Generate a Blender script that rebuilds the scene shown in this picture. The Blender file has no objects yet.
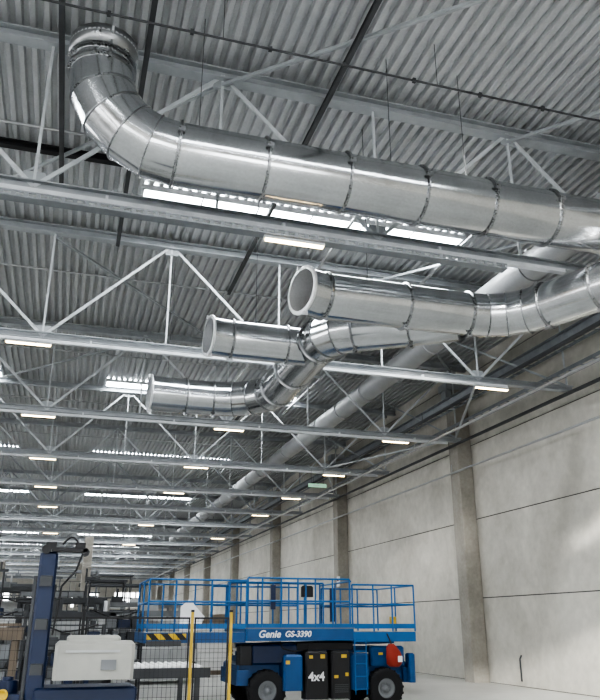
import bpy, math, random
from mathutils import Vector, Matrix
random.seed(7)
scene=bpy.context.scene
try: scene.view_settings.look='AgX - High Contrast'
except Exception: pass
COL=scene.collection
V=Vector
# ---------------------------------------------------------------- materials
def new_mat(name):
    m=bpy.data.materials.new(name); m.use_nodes=True
    nt=m.node_tree; b=nt.nodes['Principled BSDF']
    return m,nt,b
def paint(name,col,rough=0.5,metal=0.0,var=0.12,scale=3.0):
    m,nt,b=new_mat(name)
    n=nt.nodes.new('ShaderNodeTexNoise'); n.inputs['Scale'].default_value=scale; n.inputs['Detail'].default_value=6
    tc=nt.nodes.new('ShaderNodeTexCoord'); nt.links.new(tc.outputs['Object'],n.inputs['Vector'])
    r=nt.nodes.new('ShaderNodeValToRGB')
    r.color_ramp.elements[0].position=0.3; r.color_ramp.elements[1].position=0.7
    c=V(col)
    a=c*(1-var); d=c*(1+var)
    r.color_ramp.elements[0].color=(a[0],a[1],a[2],1); r.color_ramp.elements[1].color=(min(d[0],1),min(d[1],1),min(d[2],1),1)
    nt.links.new(n.outputs['Fac'],r.inputs['Fac']); nt.links.new(r.outputs['Color'],b.inputs['Base Color'])
    b.inputs['Roughness'].default_value=rough; b.inputs['Metallic'].default_value=metal
    return m
def galv_mat(name,base,rough,metal=1.0,con=1.0):
    m,nt,b=new_mat(name)
    tc=nt.nodes.new('ShaderNodeTexCoord')
    v=nt.nodes.new('ShaderNodeTexVoronoi'); v.inputs['Scale'].default_value=40
    nt.links.new(tc.outputs['Object'],v.inputs['Vector'])
    n=nt.nodes.new('ShaderNodeTexNoise'); n.inputs['Scale'].default_value=2.5; n.inputs['Detail'].default_value=5
    nt.links.new(tc.outputs['Object'],n.inputs['Vector'])
    sep=nt.nodes.new('ShaderNodeSeparateColor'); nt.links.new(v.outputs['Color'],sep.inputs['Color'])
    mx=nt.nodes.new('ShaderNodeMath'); mx.operation='MULTIPLY_ADD'; mx.inputs[1].default_value=0.22
    nt.links.new(sep.outputs[0],mx.inputs[0]); nt.links.new(n.outputs['Fac'],mx.inputs[2])
    r=nt.nodes.new('ShaderNodeValToRGB'); r.color_ramp.elements[0].position=0.25; r.color_ramp.elements[1].position=0.95
    lo=1-0.14*con; hi=1+0.10*con
    r.color_ramp.elements[0].color=(base*lo,base*lo*1.02,base*lo*1.04,1); r.color_ramp.elements[1].color=(base*hi,base*hi*1.02,base*hi*1.04,1)
    nt.links.new(mx.outputs[0],r.inputs['Fac']); nt.links.new(r.outputs['Color'],b.inputs['Base Color'])
    mr=nt.nodes.new('ShaderNodeMapRange'); mr.inputs['From Min'].default_value=0.3; mr.inputs['From Max'].default_value=0.9
    mr.inputs['To Min'].default_value=rough-0.04; mr.inputs['To Max'].default_value=rough+0.06
    nt.links.new(mx.outputs[0],mr.inputs['Value']); nt.links.new(mr.outputs[0],b.inputs['Roughness'])
    b.inputs['Metallic'].default_value=metal
    return m
def concrete(name,c0,c1,scale=0.6,rough=0.85,spec=0.3):
    m,nt,b=new_mat(name)
    tc=nt.nodes.new('ShaderNodeTexCoord')
    n1=nt.nodes.new('ShaderNodeTexNoise'); n1.inputs['Scale'].default_value=scale; n1.inputs['Detail'].default_value=10; n1.inputs['Roughness'].default_value=0.65
    n1.inputs['Distortion'].default_value=0.4
    n2=nt.nodes.new('ShaderNodeTexNoise'); n2.inputs['Scale'].default_value=scale*9; n2.inputs['Detail'].default_value=8
    for n in (n1,n2): nt.links.new(tc.outputs['Object'],n.inputs['Vector'])
    ad=nt.nodes.new('ShaderNodeMath'); ad.operation='MULTIPLY_ADD'; ad.inputs[1].default_value=0.4
    nt.links.new(n2.outputs['Fac'],ad.inputs[0]); nt.links.new(n1.outputs['Fac'],ad.inputs[2])
    r=nt.nodes.new('ShaderNodeValToRGB'); r.color_ramp.elements[0].position=0.5; r.color_ramp.elements[1].position=0.92
    r.color_ramp.elements[0].color=(*c0,1); r.color_ramp.elements[1].color=(*c1,1)
    nt.links.new(ad.outputs[0],r.inputs['Fac']); nt.links.new(r.outputs['Color'],b.inputs['Base Color'])
    b.inputs['Roughness'].default_value=rough
    b.inputs['Specular IOR Level'].default_value=spec
    bp=nt.nodes.new('ShaderNodeBump'); bp.inputs['Strength'].default_value=0.1; bp.inputs['Distance'].default_value=0.02
    nt.links.new(n2.outputs['Fac'],bp.inputs['Height']); nt.links.new(bp.outputs['Normal'],b.inputs['Normal'])
    return m
def emis(name,col,s):
    m,nt,b=new_mat(name)
    b.inputs['Base Color'].default_value=(0.8,0.8,0.8,1)
    b.inputs['Emission Color'].default_value=(*col,1); b.inputs['Emission Strength'].default_value=s
    b.inputs['Roughness'].default_value=0.4
    return m
def hazard(name):
    m,nt,b=new_mat(name)
    tc=nt.nodes.new('ShaderNodeTexCoord'); w=nt.nodes.new('ShaderNodeTexWave'); w.bands_direction='DIAGONAL'; w.inputs['Scale'].default_value=2.2
    nt.links.new(tc.outputs['Object'],w.inputs['Vector'])
    r=nt.nodes.new('ShaderNodeValToRGB'); r.color_ramp.interpolation='CONSTANT'
    r.color_ramp.elements[0].color=(0.015,0.015,0.015,1); r.color_ramp.elements[1].position=0.5; r.color_ramp.elements[1].color=(0.6,0.4,0.03,1)
    nt.links.new(w.outputs['Fac'],r.inputs['Fac']); nt.links.new(r.outputs['Color'],b.inputs['Base Color']); return m
M={}
M['galv']=galv_mat('galvanised_sheet',0.60,0.165)
M['galv_in']=galv_mat('galvanised_inner',0.75,0.45,0.6)
M['galv_dull']=galv_mat('galvanised_dull',0.5,0.40)
M['galv_pale']=galv_mat('galvanised_pale',0.40,0.5,0.4)
M['collar']=galv_mat('galvanised_collar',0.36,0.28)
M['dark_collar']=galv_mat('galvanised_cap',0.36,0.3)
M['deck']=galv_mat('roof_deck_sheet',0.50,0.50,0.2)
M['truss']=paint('truss_paint',(0.36,0.38,0.395),0.5)
M['trussw']=paint('truss_web_paint',(0.52,0.545,0.56),0.5)
M['strut']=paint('dark_strut',(0.085,0.088,0.092),0.5,0.3)
M['tray']=paint('tray_grey',(0.27,0.285,0.30),0.45,0.4)
M['trunk']=paint('white_trunking',(0.62,0.64,0.66),0.4)
M['black']=paint('black_plastic',(0.018,0.018,0.02),0.5)
M['rubber']=paint('tyre_rubber',(0.02,0.02,0.022),0.85)
M['blue']=paint('blue_paint',(0.014,0.13,0.34),0.4,0,0.08)
M['midblue']=paint('mid_blue_paint',(0.010,0.08,0.23),0.4,0,0.08)
M['navy']=paint('navy_paint',(0.007,0.020,0.065),0.4,0,0.1)
M['yellow']=paint('yellow_paint',(0.62,0.42,0.05),0.45)
M['beige']=paint('beige_enamel',(0.38,0.38,0.35),0.5)
M['grey']=paint('grey_enamel',(0.2,0.21,0.22),0.5)
M['lgrey']=paint('light_grey_enamel',(0.44,0.45,0.45),0.5)
M['dgrey']=paint('dark_grey_enamel',(0.06,0.064,0.07),0.5)
M['card']=paint('cardboard',(0.2,0.165,0.13),0.85)
M['white']=paint('white_sheet',(0.8,0.8,0.8),0.6,0,0.04)
M['red']=paint('dull_red_fabric',(0.30,0.035,0.02),0.7)
M['green']=emis('green_exit',(0.02,0.6,0.2),0.4)
M['lamp']=emis('lamp_tube',(1.0,0.74,0.38),16)
M['sky']=emis('skylight_panel',(0.93,0.97,1.0),32)
M['win']=emis('window_daylight',(0.96,0.97,1.0),6.3)  # daylight glow for wall panels, most of them added out of view
M['hazard']=hazard('hazard_stripes')
M['wall']=concrete('concrete_panels',(0.48,0.465,0.42),(0.67,0.65,0.595),0.5)
M['colm']=concrete('concrete_column',(0.28,0.265,0.235),(0.40,0.38,0.34),1.2)
M['floor']=concrete('concrete_floor',(0.46,0.46,0.44),(0.58,0.58,0.56),0.4,0.35,0.5)
M['joint']=paint('joint_sealant',(0.08,0.08,0.075),0.9)
# ---------------------------------------------------------------- mesh builder
def frame(d):
    d=d.normalized(); ref=V((0,0,1)) if abs(d.z)<0.95 else V((0,1,0))
    s=d.cross(ref).normalized(); t=s.cross(d).normalized()
    return d,s,t
class MB:
    def __init__(s): s.v=[]; s.f=[]; s.sm=[]; s.mi=[]; s.cur=0
    def add(s,vs,fs,smooth=False):
        o=len(s.v); s.v+= [V(a) for a in vs]
        for f in fs: s.f.append([i+o for i in f]); s.sm.append(smooth); s.mi.append(s.cur)
        return s
    def box(s,c,d,bev=0.0):
        x,y,z=c; a,b,e=d[0]/2,d[1]/2,d[2]/2
        if bev<=0:
            vs=[(x+i*a,y+j*b,z+k*e) for i in(-1,1) for j in(-1,1) for k in(-1,1)]
            return s.add(vs,[(0,1,3,2),(4,6,7,5),(0,4,5,1),(2,3,7,6),(0,2,6,4),(1,5,7,3)])
        b2=min(bev,a*.9,b*.9)
        oc=[(-a+b2,-b),(a-b2,-b),(a,-b+b2),(a,b-b2),(a-b2,b),(-a+b2,b),(-a,b-b2),(-a,-b+b2)]
        vs=[(x+p[0],y+p[1],z-e) for p in oc]+[(x+p[0],y+p[1],z+e-b2) for p in oc]+[(x+p[0]*(1-b2/a),y+p[1]*(1-b2/b),z+e) for p in oc]
        fs=[tuple(range(7,-1,-1)),tuple(range(16,24))]
        for L in(0,8):
            for i in range(8):
                j=(i+1)%8; fs.append((L+i,L+j,L+8+j,L+8+i))
        return s.add(vs,fs)
    def beam(s,p,q,w,h):
        p=V(p);q=V(q); d,a,t=frame(q-p)
        vs=[]
        for P in(p,q):
            for i,j in((-1,-1),(1,-1),(1,1),(-1,1)): vs.append(P+a*(i*w/2)+t*(j*h/2))
        return s.add(vs,[(3,2,1,0),(4,5,6,7),(0,1,5,4),(1,2,6,5),(2,3,7,6),(3,0,4,7)])
    def ibeam(s,p,q,w,h,t=0.02):
        p=V(p);q=V(q); d,a,u=frame(q-p)
        s.beam(p+u*(h/2-t/2),q+u*(h/2-t/2),w,t); s.beam(p-u*(h/2-t/2),q-u*(h/2-t/2),w,t); s.beam(p,q,t,h-2*t)
        return s
    def cyl(s,p,q,r,n=12,r2=None,caps=True):
        p=V(p);q=V(q); r2=r if r2 is None else r2; d,a,t=frame(q-p)
        vs=[]
        for P,R in((p,r),(q,r2)):
            for i in range(n):
                an=2*math.pi*i/n; vs.append(P+a*(math.cos(an)*R)+t*(math.sin(an)*R))
        s.add(vs,[(i,(i+1)%n,n+(i+1)%n,n+i) for i in range(n)],True)
        if caps: s.add(vs,[tuple(range(n-1,-1,-1)),tuple(range(n,2*n))])
        return s
    def path(s,pts,r,n=8):
        for i in range(len(pts)-1): s.cyl(pts[i],pts[i+1],r,n)
        return s
    def lathe(s,c,axis,prof,n=32):
        d,a,t=frame(V(axis)); c=V(c); vs=[]
        for ax,R in prof:
            for i in range(n):
                an=2*math.pi*i/n; vs.append(c+d*ax+a*(math.cos(an)*R)+t*(math.sin(an)*R))
        fs=[]
        for k in range(len(prof)-1):
            for i in range(n):
                j=(i+1)%n; fs.append((k*n+i,k*n+j,(k+1)*n+j,(k+1)*n+i))
        return s.add(vs,fs,True)
    def obj(s,name,mat,parent=None,mat2=None):
        if not s.v: return None
        mn=V((min(v.x for v in s.v),min(v.y for v in s.v),min(v.z for v in s.v)))
        mxx=V((max(v.x for v in s.v),max(v.y for v in s.v),max(v.z for v in s.v)))
        c=(mn+mxx)/2
        me=bpy.data.meshes.new(name); me.from_pydata([v-c for v in s.v],[],s.f)
        me.polygons.foreach_set('use_smooth',s.sm)
        me.materials.append(M[mat])
        if mat2: me.materials.append(M[mat2]); me.polygons.foreach_set('material_index',s.mi)
        me.update()
        o=bpy.data.objects.new(name,me); COL.objects.link(o)
        if parent:
            o.parent=parent; o.location=c-parent_world(parent)
        else: o.location=c
        return o
def parent_world(o):
    L=V(o.location)
    while o.parent: o=o.parent; L+=V(o.location)
    return L
def empty(name,loc,label,cat,group=None):
    e=bpy.data.objects.new(name,None); e.empty_display_size=0.3; e.location=loc; COL.objects.link(e)
    tag(e,label,cat,group); return e
def tag(o,label,cat,group=None,kind=None):
    o['label']=label; o['category']=cat
    if group: o['group']=group
    if kind: o['kind']=kind
def struct(o): o['kind']='structure'; return o
def copy_thing(root,delta):
    r=root.copy(); r.location=V(root.location)+V(delta); COL.objects.link(r)
    def rec(src,dst):
        for c in list(src.children):
            k=c.copy(); k.parent=dst; COL.objects.link(k); rec(c,k)
    rec(root,r); return r
# ---------------------------------------------------------------- camera
f=741.0
F=V((0.2727,0.897,0.347)).normalized()
R=F.cross(V((0,0,1))).normalized(); U=R.cross(F)
cd=bpy.data.cameras.new('camera'); cam=bpy.data.objects.new('camera',cd); COL.objects.link(cam)
cd.sensor_fit='HORIZONTAL'; cd.sensor_width=36; cd.lens=36*f/600
cam.matrix_world=Matrix(((R.x,U.x,-F.x,0),(R.y,U.y,-F.y,0),(R.z,U.z,-F.z,1.7),(0,0,0,1)))
cd.clip_end=400
scene.camera=cam
# ---------------------------------------------------------------- shell
XR=13.0; XL=-27.0; YB=-16.0; YF=116.0; ZD=10.42
b=MB().box(((XR+XL)/2,(YB+YF)/2,-0.1),(XR-XL+1,YF-YB+1,0.2)); struct(b.obj('floor','floor'))
b=MB(); x=XL; pitch=0.205; h=0.085; prof=[]
while x<XR:
    prof+= [(x,ZD),(x+0.08,ZD),(x+0.105,ZD+h),(x+0.18,ZD+h)]; x+=pitch
prof.append((x,ZD)); vs=[]
for y in (YB,YF): vs+=[(p[0],y,p[1]) for p in prof]
n=len(prof); b.add(vs,[(i,i+1,n+i+1,n+i) for i in range(n-1)])
struct(b.obj('ceiling','deck'))
COLY=[22.7+12.3*k for k in range(-3,8)]
b=MB()
edges=[YB]+[y for y in COLY]+[YF]
for i in range(len(edges)-1):
    for k in range(5):
        z0=2.5*k; z1=min(2.5*(k+1),10.6)
        if z1<=z0: continue
        b.box((XR+0.1,(edges[i]+edges[i+1])/2,(z0+z1)/2),(0.2,edges[i+1]-edges[i]-0.03,z1-z0-0.03))
wr=struct(b.obj('wall_right','wall'))
b=MB().box((XR+0.1,(YB+YF)/2,5.3),(0.16,YF-YB,10.6)); struct(b.obj('trim_1','joint'))
b=MB().box(((XR+XL)/2,YF,5.3),(XR-XL,0.2,10.6)); struct(b.obj('wall_far','wall'))
b=MB().box(((XR+XL)/2,YB,5.3),(XR-XL,0.2,10.6)); struct(b.obj('wall_back','wall'))
b=MB().box((XL,(YB+YF)/2,5.3),(0.2,YF-YB,10.6)); struct(b.obj('wall_left','wall'))
wn=1
for k in range(4):
    o=MB().box((XL+5+k*9.6,YB+0.13,3.2),(5.4,0.05,4.0)).obj('window_%d'%wn,'win'); struct(o); wn+=1  # glowing panels added on the unseen back wall to light the hall
for k in range(9):
    o=MB().box((XL+0.13,YB+8+k*14,3.4),(0.05,9.0,3.2)).obj('window_%d'%wn,'win'); struct(o); wn+=1  # more added glow on the unseen left wall, spaced for streaks on the ducts
for k in range(4):
    o=MB().box((-9+k*6,YF-0.13,5.0),(3.6,0.05,2.0)).obj('window_%d'%wn,'win'); struct(o); wn+=1
# ---------------------------------------------------------------- skylights
sk=None
SKP=[]
for y in (-12,1.0,14.35,28.2,41.5,55,68,81,95):
    for x0 in (0.8,-10.5):
        SKP.append((x0+3.75,y))
for i,(x,y) in enumerate(SKP):
    if sk is None:
        e=empty('roof_skylight',(x,y,ZD-0.03),'long rectangular translucent rooflight letting in white daylight','rooflight','rooflights in the roof deck')
        MB().box((x,y,ZD-0.02),(7.5,0.85,0.03)).obj('glazing_panel','sky',e)
        fb=MB()
        for s in(-1,1):
            fb.box((x,y+s*0.46,ZD-0.03),(7.66,0.07,0.1)); fb.box((x+s*3.79,y,ZD-0.03),(0.07,0.92,0.1))
        for q in(-2,-1,0,1,2): fb.box((x+q*1.25,y,ZD-0.045),(0.04,0.85,0.03))
        fb.obj('frame','trunk',e); sk=e; base=(x,y)
    else: copy_thing(sk,(x-base[0],y-base[1],0))
# spot lamps added out of view to brighten the wall, housings included
for (x,y,tx,ty,tz,pw,ang) in[(4.5,3.0,13,17.5,1.4,20000,27),(3.5,4.5,13,29.0,2.2,12000,15)]:
    e=empty('flood_light',(x,y,9.9),'round grey high-bay flood light aimed at the concrete wall','flood light','high-bay flood lights')
    d=(V((tx,ty,tz))-V((x,y,9.9))).normalized()
    MB().lathe((x,y,9.9),d,[(-0.25,0.001),(-0.25,0.08),(0.0,0.2),(0.05,0.21),(0.0,0.18)],24).obj('reflector_housing','grey',e)
    MB().cyl((x,y,9.95),(x,y,ZD-0.01),0.02,8).obj('mount','grey',e)
    ld=bpy.data.lights.new('flood_lamp','SPOT'); ld.energy=pw; ld.spot_size=math.radians(ang); ld.spot_blend=0.9; ld.shadow_soft_size=0.18; ld.color=(1,0.97,0.91)
    lo=bpy.data.objects.new('flood_lamp',ld); COL.objects.link(lo); lo.parent=e; lo.location=d*0.1; lo.rotation_euler=d.to_track_quat('-Z','Y').to_euler()
# ---------------------------------------------------------------- columns
c0=None
for i,y in enumerate(COLY):
    if y<5: continue
    if c0 is None:
        e=empty('concrete_column',(XR-0.3,y,0),'square precast concrete column standing against the panel wall','column','columns along the concrete wall')
        MB().box((XR-0.28,y,4.75),(0.54,0.62,9.5),0.02).obj('shaft','colm',e)
        MB().box((XR-0.45,y,9.6),(0.7,0.6,0.25)).box((XR-0.62,y,9.35),(0.3,0.35,0.3)).obj('bearing_bracket','truss',e)
        c0=e; cy=y
    else: copy_thing(c0,(0,y-cy,0))
for i,(x,y) in enumerate([(1.4,56.0),(-6.0,56.0),(1.4,80.6),(-6,80.6)]):
    o=MB().box((x,y,3.75),(0.6,0.6,7.5),0.03).obj('hall_column','colm'); tag(o,'grey concrete column in the middle of the hall','column','free-standing hall columns')
# ---------------------------------------------------------------- trusses
ZT=10.22; ZBc=7.6; DX=2.67
def nodez(j): return ZBc if (j%2==0) else ZT
def diag(bm,j):
    xa,xb=-1+DX*j,-1+DX*(j+1)
    bm.beam((xa,0,nodez(j)),(xb,0,nodez(j+1)),0.045,0.06)
tr0=None; trf=None
TRY=[9.9+6.15*k for k in range(0,17)]
for k,y in enumerate(TRY):
    if k<5:
        if tr0 is None:
            e=empty('roof_truss',(0,0,ZBc),'painted grey steel lattice roof truss with diagonal web bars','roof truss','steel roof trusses across the hall')
            MB().ibeam((XL+1,0,ZT),(XR-0.1,0,ZT),0.22,0.2,0.025).obj('top_chord','truss',e)
            MB().ibeam((XL+1,0,ZBc),(XR-0.5,0,ZBc),0.18,0.15,0.02).obj('bottom_chord','truss',e)
            for j in range(-9,5):
                q=MB(); diag(q,j); q.obj('diagonal_bar','trussw',e)
            for j in range(-9,6):
                q=MB().beam((-1+DX*j,0.0,ZBc+.08),(-1+DX*j,0.0,ZT-.1),0.04,0.04); q.obj('vertical_bar','trussw',e)
            for j in range(-9,6):
                z=nodez(j); s=-1 if z==ZT else 1
                q=MB().box((-1+DX*j,-0.0,z+s*0.17),(0.3,0.025,0.16)); q.obj('gusset_plate','truss',e)
            tr0=e; e.location.y=y
        else: copy_thing(tr0,(0,y-TRY[0],0))
    else:
        if trf is None:
            q=MB().ibeam((XL+1,y,ZT),(XR-0.1,y,ZT),0.22,0.2,0.025); q.ibeam((XL+1,y,ZBc),(XR-0.5,y,ZBc),0.18,0.16,0.02)
            for j in range(-9,5):
                xa,xb=-1+DX*j,-1+DX*(j+1)
                q.beam((xa,y,nodez(j)),(xb,y,nodez(j+1)),0.06,0.08)
            for j in range(-9,6): q.beam((-1+DX*j,y,ZBc),(-1+DX*j,y,ZT),0.06,0.06)
            trf=q.obj('roof_truss','truss'); tag(trf,'painted grey steel lattice roof truss with diagonal web bars','roof truss','steel roof trusses across the hall'); fy=y
        else: copy_thing(trf,(0,y-fy,0))
# sprinkler pipes in the roof
for y in (12.3,18.4,24.6,30.7,36.9,43.0):
    q=MB().cyl((XL+1,y,10.3),(XR-0.6,y,10.3),0.025,8)
    xx=-10
    while xx<12: q.cyl((xx,y,10.3),(xx,y,10.18),0.015,6); q.cyl((xx,y,10.17),(xx,y,10.18),0.035,8); xx+=2.4
    o=q.obj('sprinkler_branch_pipe','galv_dull'); tag(o,'thin grey sprinkler pipe with heads below the roof','sprinkler pipe','sprinkler pipes across the roof')
for x in (5.2,-4.0,8.0):
    o=MB().cyl((x,11,9.9),(x,100,9.9),0.04,8).obj('sprinkler_main_pipe','galv_dull'); tag(o,'grey sprinkler main running lengthwise below the roof','sprinkler pipe','sprinkler mains along the roof')
# ---------------------------------------------------------------- trunking + lamps
for k,y in enumerate(TRY):
    xe={0:7.75,1:10.4}.get(k,11.9)
    q=MB().box(((XL+2+xe)/2,y-0.16,7.44),(xe-XL-2,0.07,0.06)).box(((XL+2+xe)/2,y-0.16,7.40),(xe-XL-2,0.11,0.012))
    xx=XL+3
    while xx<xe:
        q.box((xx,y-0.12,7.5),(0.04,0.12,0.08)); xx+=2.67
    o=q.obj('lighting_trunking','trunk'); tag(o,'white lighting trunking rail clipped below the truss chord','lighting rail','lighting rails under the trusses')
lm=None
def lamp(x,y,z=7.39):
    global lm,lmb
    if lm is None:
        e=empty('linear_light_fixture',(x,y,z),'slim linear light fixture, switched on, under the truss chord','light fixture','linear light fixtures under the trusses')
        MB().box((x,y,z-0.02),(0.95,0.08,0.045)).obj('housing','trunk',e)
        MB().box((x,y,z-0.055),(0.9,0.06,0.028)).obj('lit_diffuser','lamp',e)
        lm=e; lmb=(x,y,z)
    else: copy_thing(lm,(x-lmb[0],y-lmb[1],z-lmb[2]))
for k,y in enumerate(TRY):
    if k>8: continue
    if k==0:
        for x in (2.8,-8.3): lamp(x,9.5,7.13)
        continue
    elif k==1: xs=[-1.25,9.95]
    elif k<5: xs=[10.0-5.6*i for i in range(0,4)]
    else: xs=[10.0,-1.2] if k%2 else [4.4,-6.8]
    for x in xs: lamp(x,y-0.16)
q=MB(); yt=9.5
q.box((-6.3,yt,7.14),(25.4,0.16,0.012))
for s in(-1,1): q.box((-6.3,yt+s*0.08,7.15),(25.4,0.012,0.025)); q.box((-6.3,yt+s*0.08,7.215),(25.4,0.012,0.022))
xx=-18.95
while xx<6.35:
    for s in(-1,1): q.box((xx,yt+s*0.08,7.185),(0.06,0.012,0.05))
    xx+=0.16
o=q.obj('cable_tray','tray'); tag(o,'perforated grey metal cable tray hung beside the truss chord','cable tray')
for (yy_,zz_,r_) in((9.46,7.165,0.018),(9.54,7.165,0.018)):
    o=MB().cyl((-18.9,yy_,zz_),(6.3,yy_,zz_),r_,8).obj('cable','strut'); tag(o,'dark cable lying in the perforated tray','cable','cables in the tray')
for i,(x,z,ya,yb) in enumerate([(3.42,9.98,3.0,17.8),(0.4,9.98,3.0,15.9),(-0.86,9.98,3.0,14.0),(-6.3,9.98,3,22),(9.9,9.98,9.9,28.2),(6.4,9.98,15.9,34)]):
    o=MB().ibeam((x,ya,z),(x,yb,z),0.08,0.08,0.015).obj('roof_strut','strut'); tag(o,'dark steel strut running lengthwise under the roof','steel beam','dark lengthwise roof struts')
o=MB().ibeam((XL+1,12.95,10.28),(0.7,12.95,10.28),0.14,0.14,0.03).obj('roof_purlin','black'); tag(o,'black steel purlin under the corrugated roof','steel beam')
for (p,q_) in [((1.67,9.9,10.05),(8.2,4.1,10.05)),((1.67,9.9,10.05),(-3.67,15.9,10.05)),((7.0,16.05,10.05),(12.3,22.2,10.05)),((7.0,22.2,10.05),(12.3,16.05,10.05)),((-1,16.05,10.05),(4.3,22.2,10.05)),((12.3,9.9,10.05),(7,16.05,10.05)),((1.67,22.2,10.05),(-3.67,28.3,10.05)),((4.3,28.3,10.05),(9.6,22.2,10.05)),((7.0,9.9,10.05),(12.3,4.0,10.05)),
    ((12.3,16.05,7.7),(10.0,19.1,10.1)),((12.3,22.2,7.7),(10.0,25.3,10.1)),((12.3,28.35,7.7),(10.0,31.4,10.1)),((9.67,16.05,7.65),(12.3,22.2,7.65)),((9.67,28.35,7.65),(12.3,22.2,7.65)),((9.67,28.35,7.65),(12.3,34.5,7.65))]:
    o=MB().beam(p,q_,0.055,0.055).obj('roof_brace','truss'); tag(o,'slender grey diagonal wind brace under the roof','steel brace','diagonal roof wind braces')
q=MB().cyl((-3,8.40,9.6),(12.8,8.40,9.6),0.018,8)
for i in range(14): q.box((-2.5+i*1.15,8.40,9.6),(0.05,0.05,0.07)); 
for i in range(5): q.cyl((-2+i*3.4,8.40,9.6),(-2+i*3.4,8.40,ZD-0.01),0.006,6)
o=q.obj('conduit_line','strut'); tag(o,'thin black conduit with clips slung below the roof','conduit')
# ---------------------------------------------------------------- ducts
NSEG=64
def joint_ring(pts,i,ref,r):
    n=len(pts)
    dp=(pts[i]-pts[i-1]).normalized() if i>0 else (pts[1]-pts[0]).normalized()
    dn=(pts[i+1]-pts[i]).normalized() if i<n-1 else dp
    nn=(dp+dn).normalized(); s=dp.cross(ref).normalized(); t=ref
    out=[]
    for k in range(NSEG):
        a=2*math.pi*k/NSEG; off=s*(math.cos(a)*r)+t*(math.sin(a)*r)
        off=off-dp*(off.dot(nn)/dp.dot(nn)); out.append(pts[i]+off)
    return out,nn
def duct(parent,pts,r,ref,elbow_idx=(),collars=None,mat='galv',cm='collar'):
    pts=[V(p) for p in pts]; ref=V(ref); N=NSEG
    for i in range(len(pts)-1):
        a,_=joint_ring(pts,i,ref,r); c,_=joint_ring(pts,i+1,ref,r)
        a2,_=joint_ring(pts,i,ref,r-0.012); c2,_=joint_ring(pts,i+1,ref,r-0.012)
        q=MB()
        q.add(a+c,[(k,(k+1)%N,N+(k+1)%N,N+k) for k in range(N)],True)
        q.cur=1
        q.add(a2+c2,[(N+k,N+(k+1)%N,(k+1)%N,k) for k in range(N)],True)
        q.obj('elbow_segment' if i in elbow_idx else 'duct_section',mat,parent,'galv_in')
    for i in range(len(pts)):
        if collars is not None and i not in collars: continue
        a,nn=joint_ring(pts,i,ref,r+0.003); a2,_=joint_ring(pts,i,ref,r+0.034)
        big=not(i in elbow_idx and (i-1) in elbow_idx)
        w=0.024 if big else 0.011
        if not big: a2,_=joint_ring(pts,i,ref,r+0.018)
        q=MB()
        A=[p-nn*w for p in a]; B=[p-nn*w*0.6 for p in a2]; C=[p+nn*w*0.6 for p in a2]; D=[p+nn*w for p in a]
        vs=A+B+C+D
        for L in range(3): q.add(vs,[(L*N+k,L*N+(k+1)%N,(L+1)*N+(k+1)%N,(L+1)*N+k) for k in range(N)],L==1)
        end=i in(0,len(pts)-1)
        if end: 
            q.add(D+[p-nn*w for p in joint_ring(pts,i,ref,r-0.03)[0]],[(k,(k+1)%N,N+(k+1)%N,N+k) for k in range(N)])
            q.add(A+[p-nn*w for p in joint_ring(pts,i,ref,r-0.03)[0]],[(k,(k+1)%N,N+(k+1)%N,N+k) for k in range(N)])
        if big:
            for ang in(int(N*0.29),int(N*0.79)):
                pp=a2[ang]; c=pts[i]; dr=(pp-c).normalized()
                q.beam(pp-nn*0.045+dr*0.015,pp+nn*0.045+dr*0.015,0.03,0.07)
        q.obj('coupling_collar' if big else 'elbow_seam','galv_in' if end else cm,parent)
def fillet(p0,c,p1,Rr,n):
    p0,c,p1=V(p0),V(c),V(p1); a=(p0-c).normalized(); b_=(p1-c).normalized()
    th=math.pi-a.angle(b_); T=Rr*math.tan(th/2)
    ctr=c+(a+b_).normalized()*(Rr/math.cos(th/2)); s=c+a*T; e=c+b_*T
    out=[]
    u=(s-ctr).normalized(); w=(e-ctr).normalized(); 
    perp=(w-u*u.dot(w)).normalized()
    for k in range(n+1):
        ang=th*k/n
        out.append(ctr+(u*math.cos(ang)+perp*math.sin(ang))*Rr)
    return out
RD=0.445; ZC=7.9
e=empty('ventilation_duct',(4,8.95,ZC-RD),'shiny galvanised round air duct with an elbow turning up','air duct')
arc=fillet((-0.22,8.95,10),(-0.22,8.95,ZC),(3,8.95,ZC),1.12,5)
pts=[V((-0.22,8.95,9.4)),V((-0.22,8.95,9.16))]+arc+[V((x,8.95,ZC)) for x in(2.15,3.38,4.6,5.75,6.9,8.1,9.3,10.5,11.7)]
duct(e,pts,RD,(0,1,0),elbow_idx=(2,3,4,5,6))
q=MB().lathe((-0.22,8.95,9.20),(0,0,1),[(0,0.447),(0.0,0.475),(0.24,0.48),(0.30,0.47),(0.35,0.40),(0.39,0.25),(0.40,0.001)],48); q.obj('end_cap','dark_collar',e)
# branch network hangs clear below the truss chords
ZB=6.88; RB=0.375
e=empty('branching_ventilation_duct',(5,12.5,ZB-RB),'branching galvanised round air duct with three open ends','air duct')
arc=fillet((3.4,10.78,ZB),(7.2,10.78,ZB),(8.05,8.75,ZB),1.25,4)
pts=[V((3.28,10.66,ZB)),V((3.68,10.78,ZB)),V((5.15,10.78,ZB))]+arc+[V((7.9,9.12,ZB)),V((8.35,8.05,ZB))]
duct(e,pts,RB+0.015,(0,0,1),elbow_idx=(3,4,5,6),collars=[0,1,2,3,4,5,6,7,8])
arc1=fillet((1.5,17.3,ZB),(4.35,17.3,ZB),(4.3,12.2,ZB),1.3,4)
arc2=fillet((4.3,16.8,ZB),(4.3,12.3,ZB),(6.45,10.95,ZB),0.95,3)
pts=[V((1.5,17.25,ZB)),V((2.35,17.3,ZB))]+arc1+[V((4.31,14.6,ZB))]+arc2+[V((5.6,11.48,ZB)),V((6.3,10.98,ZB))]
n1=len(arc1); k0=2
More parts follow.
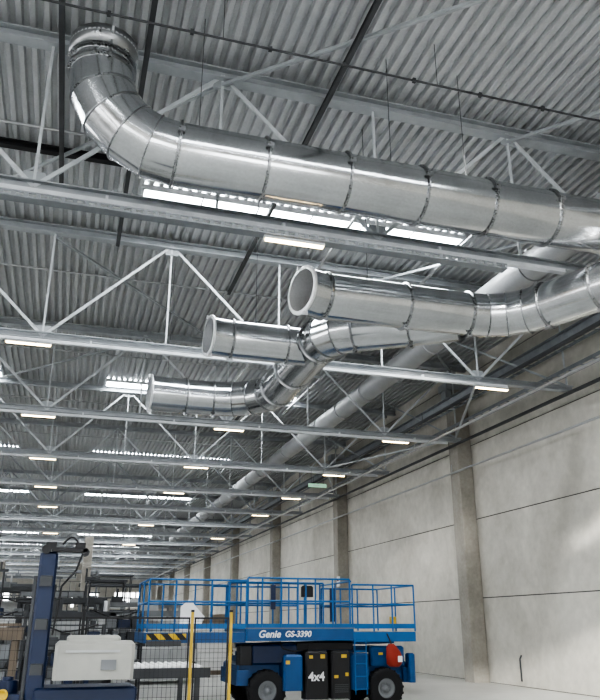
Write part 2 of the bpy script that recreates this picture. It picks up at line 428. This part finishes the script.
el=tuple(range(k0,k0+n1-1))+tuple(range(k0+n1+1,k0+n1+1+len(arc2)-1))
duct(e,pts,RB+0.045,(0,0,1),elbow_idx=el,collars=list(range(0,len(pts)-1)))
pts=[V((2.18,13.15,ZB)),V((2.6,13.2,ZB)),V((3.7,13.2,ZB)),V((4.28,13.2,ZB))]
duct(e,pts,RB,(0,0,1),collars=[0,1,2])
e=empty('lengthwise_ventilation_duct',(9.15,40,8.6),'long pale galvanised round air duct running lengthwise under the roof','air duct')
pts=[V((9.1,5.3+2.4*k,9.05)) for k in range(28)]
NSEG=28
duct(e,pts,0.33,(0,0,1),mat='galv_pale',cm='galv_pale')
NSEG=48
for (x,y,z,r) in [(1.2,8.95,ZC,RD),(4.2,8.95,ZC,RD),(5.5,8.95,ZC,RD),(4.5,10.78,ZB,RB+.015),(1.9,17.27,ZB,RB+.045),(3.1,13.2,ZB,RB)]:
    e=empty('duct_hanger',(x,y,z+r),'thin threaded rod hanging a round duct from the roof','hanger','duct hanger rods')
    MB().cyl((x,y,z+r+0.02),(x,y,ZD),0.006,6).obj('threaded_rod','strut',e)
    MB().box((x,y,z+r+0.03),(0.05,0.05,0.06)).obj('clamp_nut','collar',e)
# ---------------------------------------------------------------- along wall services
q=MB()
for s in(-1,1): q.box((12.15+s*0.15,60,7.95),(0.015,100,0.1))
yy=10.5
while yy<108: q.box((12.15,yy,7.92),(0.3,0.04,0.02)); yy+=0.5
for y in COLY:
    if y>5: q.box((12.22,y,7.87),(0.4,0.06,0.06))
o=q.obj('cable_ladder','tray'); tag(o,'long grey cable ladder running along the wall','cable ladder')
q=MB()
for s in(-1,1): q.box((11.75+s*0.12,60,8.45),(0.012,98,0.08))
yy=11.5
while yy<108: q.box((11.75,yy,8.42),(0.24,0.03,0.02)); yy+=0.4
o=q.obj('cable_ladder','tray'); tag(o,'narrow grey cable ladder high beside the wall','cable ladder')
for i,(x,z,r,m,ys_) in enumerate([(12.35,6.55,0.035,'galv_dull',8),(12.3,7.45,0.05,'strut',8),(11.0,7.3,0.04,'galv_dull',11),(11.35,8.3,0.06,'strut',11)]):
    q=MB().cyl((x,ys_,z),(x,110,z),r,10)
    for y in COLY:
        if y>5: q.cyl((x,y,z),(x,y,z+0.3),0.012,6)
    o=q.obj('service_pipe',m); tag(o,'thin grey service pipe running along the wall','pipe','service pipes along the wall')
o=MB().ibeam((12.3,8,9.0),(12.3,112,9.0),0.2,0.3,0.03).obj('edge_beam','tray'); tag(o,'grey steel edge beam along the top of the wall','steel beam')
q=MB().path([(12.93,20.5,0.15),(12.93,20.5,0.75),(12.99,20.5,0.85)],0.025); o=q.obj('wall_pipe_stub','dgrey'); tag(o,'short dark pipe stub at the foot of the wall','pipe')
for (y,z) in((34.6,3.6),(46.6,3.4)):
    e=empty('wall_sign',(12.4,y,z),'small white sign fixed on a concrete column','sign','column signs')
    MB().box((12.42,y,z),(0.04,0.35,0.45)).obj('sign_panel','white',e); MB().box((12.395,y,z+0.05),(0.01,0.22,0.06)).obj('sign_mark','red',e)
e=empty('exit_sign',(9.2,27.9,7.0),'green emergency exit sign hanging below a roof truss','sign')
MB().box((9.2,27.9,6.85),(0.75,0.04,0.14)).obj('sign_panel','green',e)
MB().cyl((8.95,27.9,6.92),(8.95,27.9,7.5),0.006,6).cyl((9.45,27.9,6.92),(9.45,27.9,7.5),0.006,6).obj('hanging_wires','strut',e)
MB().box((9.1,27.87,6.85),(0.2,0.01,0.03)).add([(9.2,27.865,6.9),(9.2,27.865,6.8),(9.28,27.865,6.85)],[(0,1,2)]).obj('arrow_mark','white',e)
# ---------------------------------------------------------------- scissor lift
LX=5.8
E=empty('scissor_lift',(LX,18.05,0),'blue four-wheel scissor lift, lowered, with guard rails up','scissor lift')
LIFT=E
y0,y1=17.0,19.15
MB().box((LX,18.05,0.72),(3.9,1.5,0.42),0.04).box((LX,18.05,0.98),(3.6,1.1,0.12)).box((3.95,18.05,0.65),(0.25,1.7,0.3)).box((7.72,18.05,0.65),(0.25,1.7,0.3)).obj('chassis','midblue',E)
def wheel(x,y,s):
    w=MB().lathe((x,y,0.4),(0,1,0),[(-0.14,0.2),(-0.15,0.3),(-0.14,0.37),(-0.10,0.4),(0.10,0.4),(0.14,0.37),(0.15,0.3),(0.14,0.2)],36)
    for i in range(20):
        a=2*math.pi*i/20; cx=x+math.cos(a)*0.39; cz=0.4+math.sin(a)*0.39
        t=V((-math.sin(a),0,math.cos(a)))
        w.beam(V((cx,y-0.13,cz))+t*0.03,V((cx,y+0.01,cz))-t*0.02,0.035,0.04)
        w.beam(V((cx,y-0.01,cz))-t*0.02,V((cx,y+0.13,cz))+t*0.03,0.035,0.04)
    W=w.obj('wheel','rubber',E)
    h=MB().lathe((x,y+s*0.1,0.4),(0,s,0),[(0,0.21),(0.03,0.2),(0.03,0.16),(-0.02,0.13),(-0.02,0.07),(0.05,0.06),(0.06,0.001)],28)
    for i in range(8):
        a=2*math.pi*i/8; h.cyl((x+math.cos(a)*0.1,y+s*0.07,0.4+math.sin(a)*0.1),(x+math.cos(a)*0.1,y+s*0.11,0.4+math.sin(a)*0.1),0.012,6)
    h.obj('hub','grey',W)
for x in(4.45,7.12):
    wheel(x,17.18,-1); wheel(x,18.95,1)
for k in range(4):
    z=1.04+k*0.085
    for yy in(17.45,18.65):
        s=1 if k%2 else -1
        MB().beam((4.1,yy,z-0.03*s),(7.5,yy,z+0.03*s),0.06,0.06).obj('scissor_arm','midblue',E)
for x in(4.2,5.8,7.4):
    MB().cyl((x,17.4,1.2),(x,18.7,1.2),0.03,10).obj('pivot_tube','grey',E)
MB().box((5.50,17.1,0.70),(0.52,0.35,0.94),0.04).obj('side_box','black',E)
MB().box((6.04,17.1,0.70),(0.44,0.35,0.94),0.04).obj('side_box','black',E)
q=MB()
for i in range(5): q.box((6.04,16.92,0.36+i*0.035),(0.3,0.01,0.015))
q.obj('vent_grille','dgrey',E)
for (x,z,w_,h_) in((5.62,1.06,0.1,0.08),(5.36,1.05,0.08,0.06),(6.1,1.06,0.12,0.07),(5.92,0.66,0.09,0.06),(6.16,0.7,0.07,0.07),(4.85,0.95,0.09,0.07),(6.95,1.1,0.1,0.05)):
    MB().box((x,16.915,z),(w_,0.01,h_)).obj('warning_label','yellow',E)
MB().box((4.98,17.15,0.75),(0.42,0.46,0.7),0.04).obj('side_tray','midblue',E)
MB().box((4.6,17.2,1.12),(1.0,0.3,0.36),0.04).obj('side_tray','navy',E)
MB().box((5.75,17.25,1.26),(1.3,0.2,0.16),0.02).obj('hose_cover','black',E)
MB().box((6.5,17.15,0.75),(0.42,0.3,0.72),0.04).obj('side_tray','midblue',E)
MB().box((3.98,17.2,1.1),(0.3,0.3,0.4),0.04).obj('side_tray','black',E)
MB().box((7.2,17.2,1.05),(0.8,0.2,0.4),0.04).box((7.75,17.15,0.8),(0.14,0.25,0.6),0.03).obj('hydraulic_module','midblue',E)
q=MB()
for x in(6.36,6.62): q.cyl((x,16.93,0.3),(x,16.93,1.4),0.014,8)
for z in(0.4,0.65,0.9,1.15,1.35): q.cyl((6.36,16.93,z),(6.62,16.93,z),0.012,8)
q.obj('ladder','blue',E)
q=MB().path([(4.7,17.0,1.36),(4.75,16.98,1.22),(5.0,16.97,1.16),(5.3,16.98,1.2),(5.4,17.0,1.34)],0.014,8); q.obj('control_cable','black',E)
MB().box((5.15,18.05,1.49),(2.4,2.2,0.24)).obj('main_deck','blue',E)
MB().box((5.15,18.05,1.62),(2.44,2.24,0.02)).obj('deck_floor','grey',E)
MB().box((5.15,16.93,1.49),(2.36,0.02,0.2)).obj('deck_side_panel','midblue',E)
MB().box((7.1,18.05,1.46),(1.5,2.0,0.12)).box((7.1,17.03,1.44),(1.5,0.05,0.2)).box((7.83,18.05,1.44),(0.05,2.05,0.2)).obj('extension_deck','blue',E)
MB().box((7.1,18.05,1.53),(1.5,2.0,0.02)).obj('deck_floor','grey',E)
MB().box((2.9,18.05,1.46),(2.1,2.0,0.12)).box((2.9,17.03,1.44),(2.1,0.05,0.2)).box((1.87,18.05,1.44),(0.05,2.05,0.2)).obj('extension_deck','midblue',E)
MB().box((2.9,18.05,1.53),(2.1,2.0,0.02)).obj('deck_floor','grey',E)
MB().box((2.3,16.99,1.46),(0.8,0.02,0.12)).obj('hazard_strip','hazard',E)
MB().box((2.25,17.0,1.33),(0.7,0.06,0.1)).obj('control_tray','dgrey',E)
def guard(xs,ya,name='guard_rail',zt=2.6,rr=0.02,zs=None):
    q=MB()
    for x in xs: q.cyl((x,ya,1.55),(x,ya,zt),rr,8)
    for z in(zt,(zt+1.66)/2+.02): q.cyl((xs[0],ya,z),(xs[-1],ya,z),rr,8)
    q.box(((xs[0]+xs[-1])/2,ya,1.66),(xs[-1]-xs[0],0.012,0.1))
    q.obj(name,'blue',E)
for ya in(y0,y1):
    guard([1.9,2.45,3.2,3.95],ya,zt=2.58)
    guard([3.98,4.3,4.72,5.1,5.5,5.9,6.3],ya+(0.02 if ya<18 else -0.02),zt=2.64)
    guard([3.6,4.0,5.3,5.7],ya+(0.08 if ya<18 else -0.08),zt=2.55)
    guard([6.35,6.85,7.3,7.84],ya,zt=2.53)
def cross(x,zt=2.6):
    q=MB()
    for z in(zt,2.12): q.cyl((x,y0,z),(x,y1,z),0.02,8)
    q.cyl((x,18.05,1.55),(x,18.05,zt),0.02,8)
    q.obj('end_rail','blue',E)
for x,zt_ in((1.9,2.58),(3.97,2.6),(6.32,2.6),(7.84,2.53)): cross(x,zt_)
MB().box((5.35,17.16,2.38),(0.26,0.14,0.24),0.03).obj('control_panel','black',E)
MB().box((4.55,17.06,2.25),(0.1,0.06,0.5)).obj('gate_post','navy',E)
MB().box((5.9,17.06,2.1),(0.1,0.06,0.7)).obj('gate_post','navy',E)
MB().box((7.35,17.1,1.75),(0.12,0.1,0.22)).obj('socket_box','yellow',E)
def text(s,loc,size,mat,parent,shear=0.0,name='lettering',rot=(math.pi/2,0,0),ext=0.003,off=0.0,sx=1.0):
    cu=bpy.data.curves.new(name,'FONT'); cu.body=s; cu.size=size; cu.shear=shear; cu.extrude=ext; cu.align_x='LEFT'; cu.align_y='CENTER'; cu.offset=off
    o=bpy.data.objects.new(name,cu); COL.objects.link(o)
    bpy.context.view_layer.update()
    dg=bpy.context.evaluated_depsgraph_get(); me=bpy.data.meshes.new_from_object(o.evaluated_get(dg))
    me.materials.clear(); me.materials.append(M[mat])
    bpy.data.objects.remove(o)
    o=bpy.data.objects.new(name,me); COL.objects.link(o); o.rotation_euler=rot; o.scale=(sx,1,1)
    o.parent=parent; o.location=V(loc)-parent_world(parent); return o
text('Genie',(4.2,16.915,1.5),0.2,'white',E,0.25,off=0.005)
text('GS-3390',(4.78,16.915,1.5),0.165,'white',E,0.2,off=0.005)
text('4x4',(5.3,16.915,0.66),0.24,'white',E,0.0,off=0.007)
DY=V((-0.2,-0.75,0))
q=MB().add([(2.6,17.3,1.56),(3.0,17.35,1.56),(3.12,17.4,1.85),(2.8,17.45,2.2),(2.62,17.42,2.05)],[(0,1,2,3,4)]).add([(2.62,17.32,1.56),(3.02,17.37,1.56),(3.14,17.42,1.85),(2.82,17.47,2.2),(2.64,17.44,2.05)],[(4,3,2,1,0)])
o=q.obj('white_sheet','white'); tag(o,'flat white sheet leaning on the lift platform','sheet'); o.location+=DY
E2=empty('tool_bag',(7.2,16.7,0.75),'dull red fabric tool bag hanging from the lift platform','bag')
rs=random.Random(3); q=MB(); prof=[(0.0,0.10),(0.06,0.16),(0.18,0.18),(0.30,0.16),(0.40,0.11),(0.46,0.06)]; N=18; vs=[]
for (z,r) in prof:
    for i in range(N):
        a=2*math.pi*i/N; rr=r*(1+0.18*math.sin(3*a+z*9)+rs.uniform(-.06,.06))
        vs.append((7.2+math.cos(a)*rr*1.0-0.15*z,16.74+math.sin(a)*rr*0.55,0.84+z))
fs=[(k*N+i,k*N+(i+1)%N,(k+1)*N+(i+1)%N,(k+1)*N+i) for k in range(5) for i in range(N)]+[tuple(range(N-1,-1,-1)),tuple(range(5*N,6*N))]
q.add(vs,fs,True); q.obj('bag_body','red',E2)
MB().path([(7.14,16.74,1.28),(7.14,16.85,1.40),(7.14,16.97,1.5)],0.015).obj('strap','black',E2)
MB().box((7.28,16.63,1.0),(0.1,0.03,0.12),0.01).obj('label_patch','white',E2)
E2.location+=DY; LIFT.location+=DY
# ---------------------------------------------------------------- safety fence
FY=11.0
FE=empty('safety_fence',(0.6,FY,0),'machine safety fence with yellow and black posts and wire mesh','safety fence')
def post(x,y,mat,lab):
    e=MB().box((x,y,0.93),(0.038,0.04,1.86)).box((x,y,0.01),(0.14,0.14,0.02)).obj('fence_post',mat,FE); e['label']=lab
    MB().box((x,y,1.875),(0.044,0.046,0.03)).obj('post_cap','black',e)
for x in(1.77,2.32): post(x,FY,'yellow','yellow square steel post with black cap')
for x in(0.3,-1.2): post(x,FY,'black','black square steel post')
for (a,bx) in((-1.17,0.27),(0.33,1.74),(1.80,2.29)):
    q=MB()
    for z in(0.15,1.78): q.box(((a+bx)/2,FY,z),(bx-a,0.02,0.025))
    for x in(a+0.012,bx-0.012): q.box((x,FY,0.965),(0.02,0.02,1.63))
    pf=q.obj('fence_panel','black',FE)
    q=MB(); xx=a+0.05
    while xx<bx: q.box((xx,FY,0.965),(0.0035,0.0035,1.6)); xx+=0.06
    zz=0.3
    while zz<1.78: q.box(((a+bx)/2,FY,zz),(bx-a,0.0035,0.0035)); zz+=0.12
    q.obj('wire_mesh','black',pf)
# ---------------------------------------------------------------- foreground blue machine
E=empty('blue_press_machine',(0.0,8.2,0),'dark blue steel machine with mast, clamp head and beige control box','machine')
MB().box((-0.17,8.1,1.2),(0.17,0.18,2.36),0.02).obj('mast','navy',E)
MB().box((-0.275,8.1,1.15),(0.03,0.1,2.0)).obj('guide_rail','dgrey',E)
MB().box((0.3,8.2,1.0),(0.95,0.5,0.28),0.02).box((0.3,8.2,0.5),(1.0,0.55,1.0),0.02).obj('base_cabinet','navy',E)
MB().box((0.35,8.0,1.38),(0.74,0.36,0.34),0.03).box((0.33,8.0,1.57),(0.5,0.3,0.06),0.02).obj('control_box','beige',E)
MB().box((0.33,7.81,1.46),(0.5,0.01,0.02)).obj('label_strip','lgrey',E)
MB().box((0.48,7.81,1.34),(0.14,0.01,0.09)).obj('display','grey',E)
for z in (1.3,1.7,2.1): MB().box((-0.17,8.0,z),(0.12,0.03,0.1),0.01).obj('clamp_bracket','dgrey',E)
q=MB().box((0.02,8.05,2.4),(0.34,0.14,0.04)).box((0.12,8.05,2.44),(0.1,0.12,0.06)).box((-0.16,8.05,2.44),(0.1,0.12,0.06)).cyl((-0.2,7.98,2.4),(-0.2,8.12,2.4),0.045,14).cyl((0.18,7.98,2.38),(0.18,8.12,2.38),0.035,14)
q.obj('clamp_head','black',E)
pp=[]
for i in range(13):
    t=i/12; pp.append((-0.05+0.2*t,8.0,2.45+0.09*math.sin(math.pi*t)-0.3*t*t*0.3))
pp+=[(0.10,8.0,2.2),(-0.02,8.0,2.05),(-0.06,7.98,1.6)]
MB().path(pp,0.010,8).obj('hose','black',E)
MB().cyl((-0.42,8.2,1.08),(-0.42,8.2,1.2),0.10,24).cyl((-0.42,8.2,1.2),(-0.42,8.2,1.23),0.05,16).box((-0.44,8.2,0.55),(0.3,0.4,1.08)).obj('motor','navy',E)
MB().lathe((-0.44,7.95,1.09),(0,-1,0),[(0,0.001),(0,0.05),(0.03,0.05),(0.03,0.035),(0.02,0.03),(0.02,0.001)],24).obj('warning_dial','yellow',E)
# ---------------------------------------------------------------- roller conveyor & clutter
E=empty('roller_conveyor',(1.6,13.0,0),'roller conveyor with bright steel rollers behind the fence','conveyor')
for s in(-1,1):
    q=MB().box((1.35,13.2+s*0.85,1.0),(1.9,0.06,0.14))
    for x in(0.6,2.1): q.box((x,13.2+s*0.85,0.47),(0.08,0.06,0.94))
    q.obj('side_frame','dgrey',E)
for i in range(15): MB().cyl((0.5+i*0.12,12.38,1.05),(0.5+i*0.12,14.02,1.05),0.045,14).obj('roller','white',E)
for i in range(5):
    o=MB().lathe((-1.55+i*0.13,12.3,0.75),(0,0,1),[(0,0.001),(0,0.06),(0.55,0.06),(0.55,0.02),(0.56,0.001)],16).obj('paper_roll','white'); tag(o,'upright narrow white roll standing on a bench','roll','upright white rolls')
q=MB().box((-1.3,12.3,0.72),(1.4,0.6,0.05))
for x in(-1.9,-0.7):
    for y in(12.05,12.55): q.box((x,y,0.35),(0.05,0.05,0.7))
o=q.obj('work_bench','dgrey'); tag(o,'dark steel bench carrying upright rolls','bench')
o=MB().box((-1.2,14.6,1.55),(1.2,0.8,0.2)).box((-1.2,14.6,1.69),(1.1,0.75,0.05)).box((-1.7,14.6,0.72),(0.1,0.7,1.44)).box((-0.7,14.6,0.72),(0.1,0.7,1.44)).obj('board_stack','card'); tag(o,'stack of brown board sheets on a stand','board stack')
def rack(x,y,w,h,m):
    E=empty('equipment_rack',(x,y,0),'dark steel rack crowded with grey boxes and cabling','equipment rack','equipment racks by the machines')
    q=MB()
    for sx in(-1,1):
        for sy in(-1,1): q.box((x+sx*w/2,y+sy*0.3,h/2),(0.05,0.05,h))
    nz=int(h/0.4)
    for k in range(nz+1): q.box((x,y,0.12+k*(h-0.14)/nz),(w,0.62,0.03))
    q.obj('rack_frame','dgrey',E)
    for k in range(nz):
        xx=x-w/2+0.06
        while xx<x+w/2-0.2:
            ww=random.uniform(0.12,0.32); hh=random.uniform(0.12,0.3)
            MB().box((xx+ww/2,y-0.05,0.135+k*(h-0.14)/nz+hh/2),(ww,0.4,hh),0.01).obj('stored_box',random.choice(['grey','dgrey','lgrey','navy','dgrey','grey']),E)
            xx+=ww+0.04
    MB().path([(x-w*.4,y-0.33,h),(x-w*.1,y-0.35,h-0.15),(x+w*.2,y-0.35,h-0.1),(x+w*.4,y-0.33,h)],0.015).obj('cable','black',E)
for r in((-1.5,17.6,1.6,1.95),(0.2,17.2,1.4,1.7),(-3.3,18.4,1.5,2.2),(1.3,20.0,1.3,2.0),(-0.9,23.5,1.8,2.4),(1.9,29.5,1.8,2.2)): rack(*r,None)
def machine(x,y,w,d,h,m1,m2,kind=0):
    E=empty('processing_machine',(x,y,0),{0:'boxy grey production machine with gantry frame',1:'grey production machine with pipes and tank on top',2:'dark framed machine tower with platform'}[kind],'machine')
    MB().box((x,y,h*0.22+0.1),(w,d,h*0.44),0.04).obj('machine_body',m1,E)
    q=MB()
    for sx in(-1,1):
        for sy in(-1,1): q.box((x+sx*w*0.46,y+sy*d*0.46,h/2),(0.1,0.1,h))
    for sy in(-1,1): q.box((x,y+sy*d*0.46,h-0.08),(w,0.12,0.16)); q.box((x,y+sy*d*0.46,h*0.65),(w,0.06,0.08))
    for sx in(-1,1): q.box((x+sx*w*0.46,y,h-0.08),(0.12,d,0.16))
    q.obj('gantry_frame',m2,E)
    MB().box((x+w*0.2,y-d*0.52,h*0.33),(0.5,0.12,0.6)).obj('control_cabinet','lgrey',E)
    for i in range(5):
        px=x+random.uniform(-w*.42,w*.42); MB().box((px,y-d*0.51,h*random.uniform(.1,.4)),(random.uniform(.15,.4),0.06,random.uniform(.1,.3))).obj('access_cover','dgrey' if m1!='dgrey' else 'grey',E)
    q=MB()
    if kind==1:
        q.cyl((x-w*0.3,y,h*0.75),(x+w*0.3,y,h*0.75),0.28,20); q.obj('tank','lgrey',E)
        MB().path([(x+w*.3,y,h*0.75),(x+w*.4,y,h*0.75),(x+w*.4,y,h*1.15)],0.08,12).obj('pipe','galv_dull',E)
    elif kind==0:
        for i in range(4): q.cyl((x-w*0.4,y-d*0.3+i*d*0.2,h*0.5),(x+w*0.4,y-d*0.3+i*d*0.2,h*0.5),0.07,12)
        q.obj('roller_set','lgrey',E)
    else:
        q.box((x,y,h*0.7),(w*1.05,d*1.05,0.06))
        for i in range(5): q.cyl((x-w*0.5+i*w*0.25,y-d*0.5,h*0.7),(x-w*0.5+i*w*0.25,y-d*0.5,h*0.7+0.9),0.02,6)
        q.cyl((x-w*0.5,y-d*0.5,h*0.7+0.9),(x+w*0.5,y-d*0.5,h*0.7+0.9),0.02,6); q.obj('service_platform','dgrey',E)
    MB().box((x-w*0.25,y,h+0.12),(0.5,0.5,0.3)).cyl((x-w*0.25,y,h+0.2),(x-w*0.25,y,h+0.6),0.05,10).obj('fan_unit',m1,E)
spec=[(-2.6,21,2.0,1.6,2.2,'grey','dgrey',0),(0.3,22,2.2,1.5,2.0,'dgrey','dgrey',1),(-4.0,27,3,2,2.8,'grey','dgrey',2),(0.0,27,2.8,1.8,2.5,'grey','dgrey',0),(3.2,25.5,2.0,1.4,2.1,'lgrey','grey',1),(-1.8,37,3,2,3.2,'grey','dgrey',1),(3.2,36,3.4,2,2.6,'dgrey','grey',0),(-6,44,4,2,3.7,'grey','dgrey',2),(0.2,46,3.6,2,3.0,'beige','dgrey',0),(5,47,3.5,2,2.9,'lgrey','grey',1),(-3,60,5,2.5,4.4,'lgrey','dgrey',2),(3.6,62,5,2.5,4.6,'grey','dgrey',0),(-7,75,6,3,5.2,'lgrey','grey',1),(7.6,60,3,2,3,'beige','grey',1),(0.5,72,5,2,6.2,'dgrey','grey',2),(4,84,6,2,6.6,'grey','dgrey',0),(-3.2,86,6,2,6.4,'grey','grey',2),(2.6,52,2.6,2,4.4,'grey','dgrey',2),(-0.4,33,2.4,1.6,2.9,'dgrey','grey',2)]
for s in spec: machine(*s)
for i,(x,y,hh) in enumerate([(0.75,24.4,3.0),(-2.2,31,3.6)]):
    q=MB().cyl((x,y,0),(x,y,hh),0.035,10).box((x,y,0.03),(0.35,0.35,0.06)).box((x,y,hh),(0.3,0.12,0.1)).cyl((x-0.12,y,hh+0.05),(x-0.12,y,hh+0.3),0.03,8)
    o=q.obj('sensor_mast','dgrey'); tag(o,'dark slim mast with sensor head standing beside machines','mast','sensor masts among the machines')
def pallet(x,y,h,mat):
    E=empty('loaded_pallet',(x,y,0),'wooden pallet loaded with a stack of goods','pallet','loaded pallets on the floor')
    q=MB()
    for i in range(5): q.box((x-0.5+i*0.25,y,0.13),(0.14,0.8,0.02))
    for s in(-1,0,1): q.box((x,y+s*0.35,0.06),(1.2,0.1,0.12))
    q.obj('wooden_pallet','card',E)
    q=MB()
    for i in range(int(h/0.3)): q.box((x+random.uniform(-.02,.02),y,0.14+0.15+i*0.3),(1.1,0.75,0.29),0.01)
    q.obj('load',mat,E)
for (x,y,h,m) in[(5.4,29,1.5,'white'),(5.9,32,1.8,'card'),(7.6,41,1.5,'lgrey'),(9,45,2.1,'card'),(9.6,30,1.2,'lgrey'),(10.5,52,2.1,'card')]: pallet(x,y,h,m)
# ---------------------------------------------------------------- world
w=bpy.data.worlds.new('world'); scene.world=w; w.use_nodes=True
w.node_tree.nodes['Background'].inputs[0].default_value=(0.8,0.82,0.85,1); w.node_tree.nodes['Background'].inputs[1].default_value=0.4
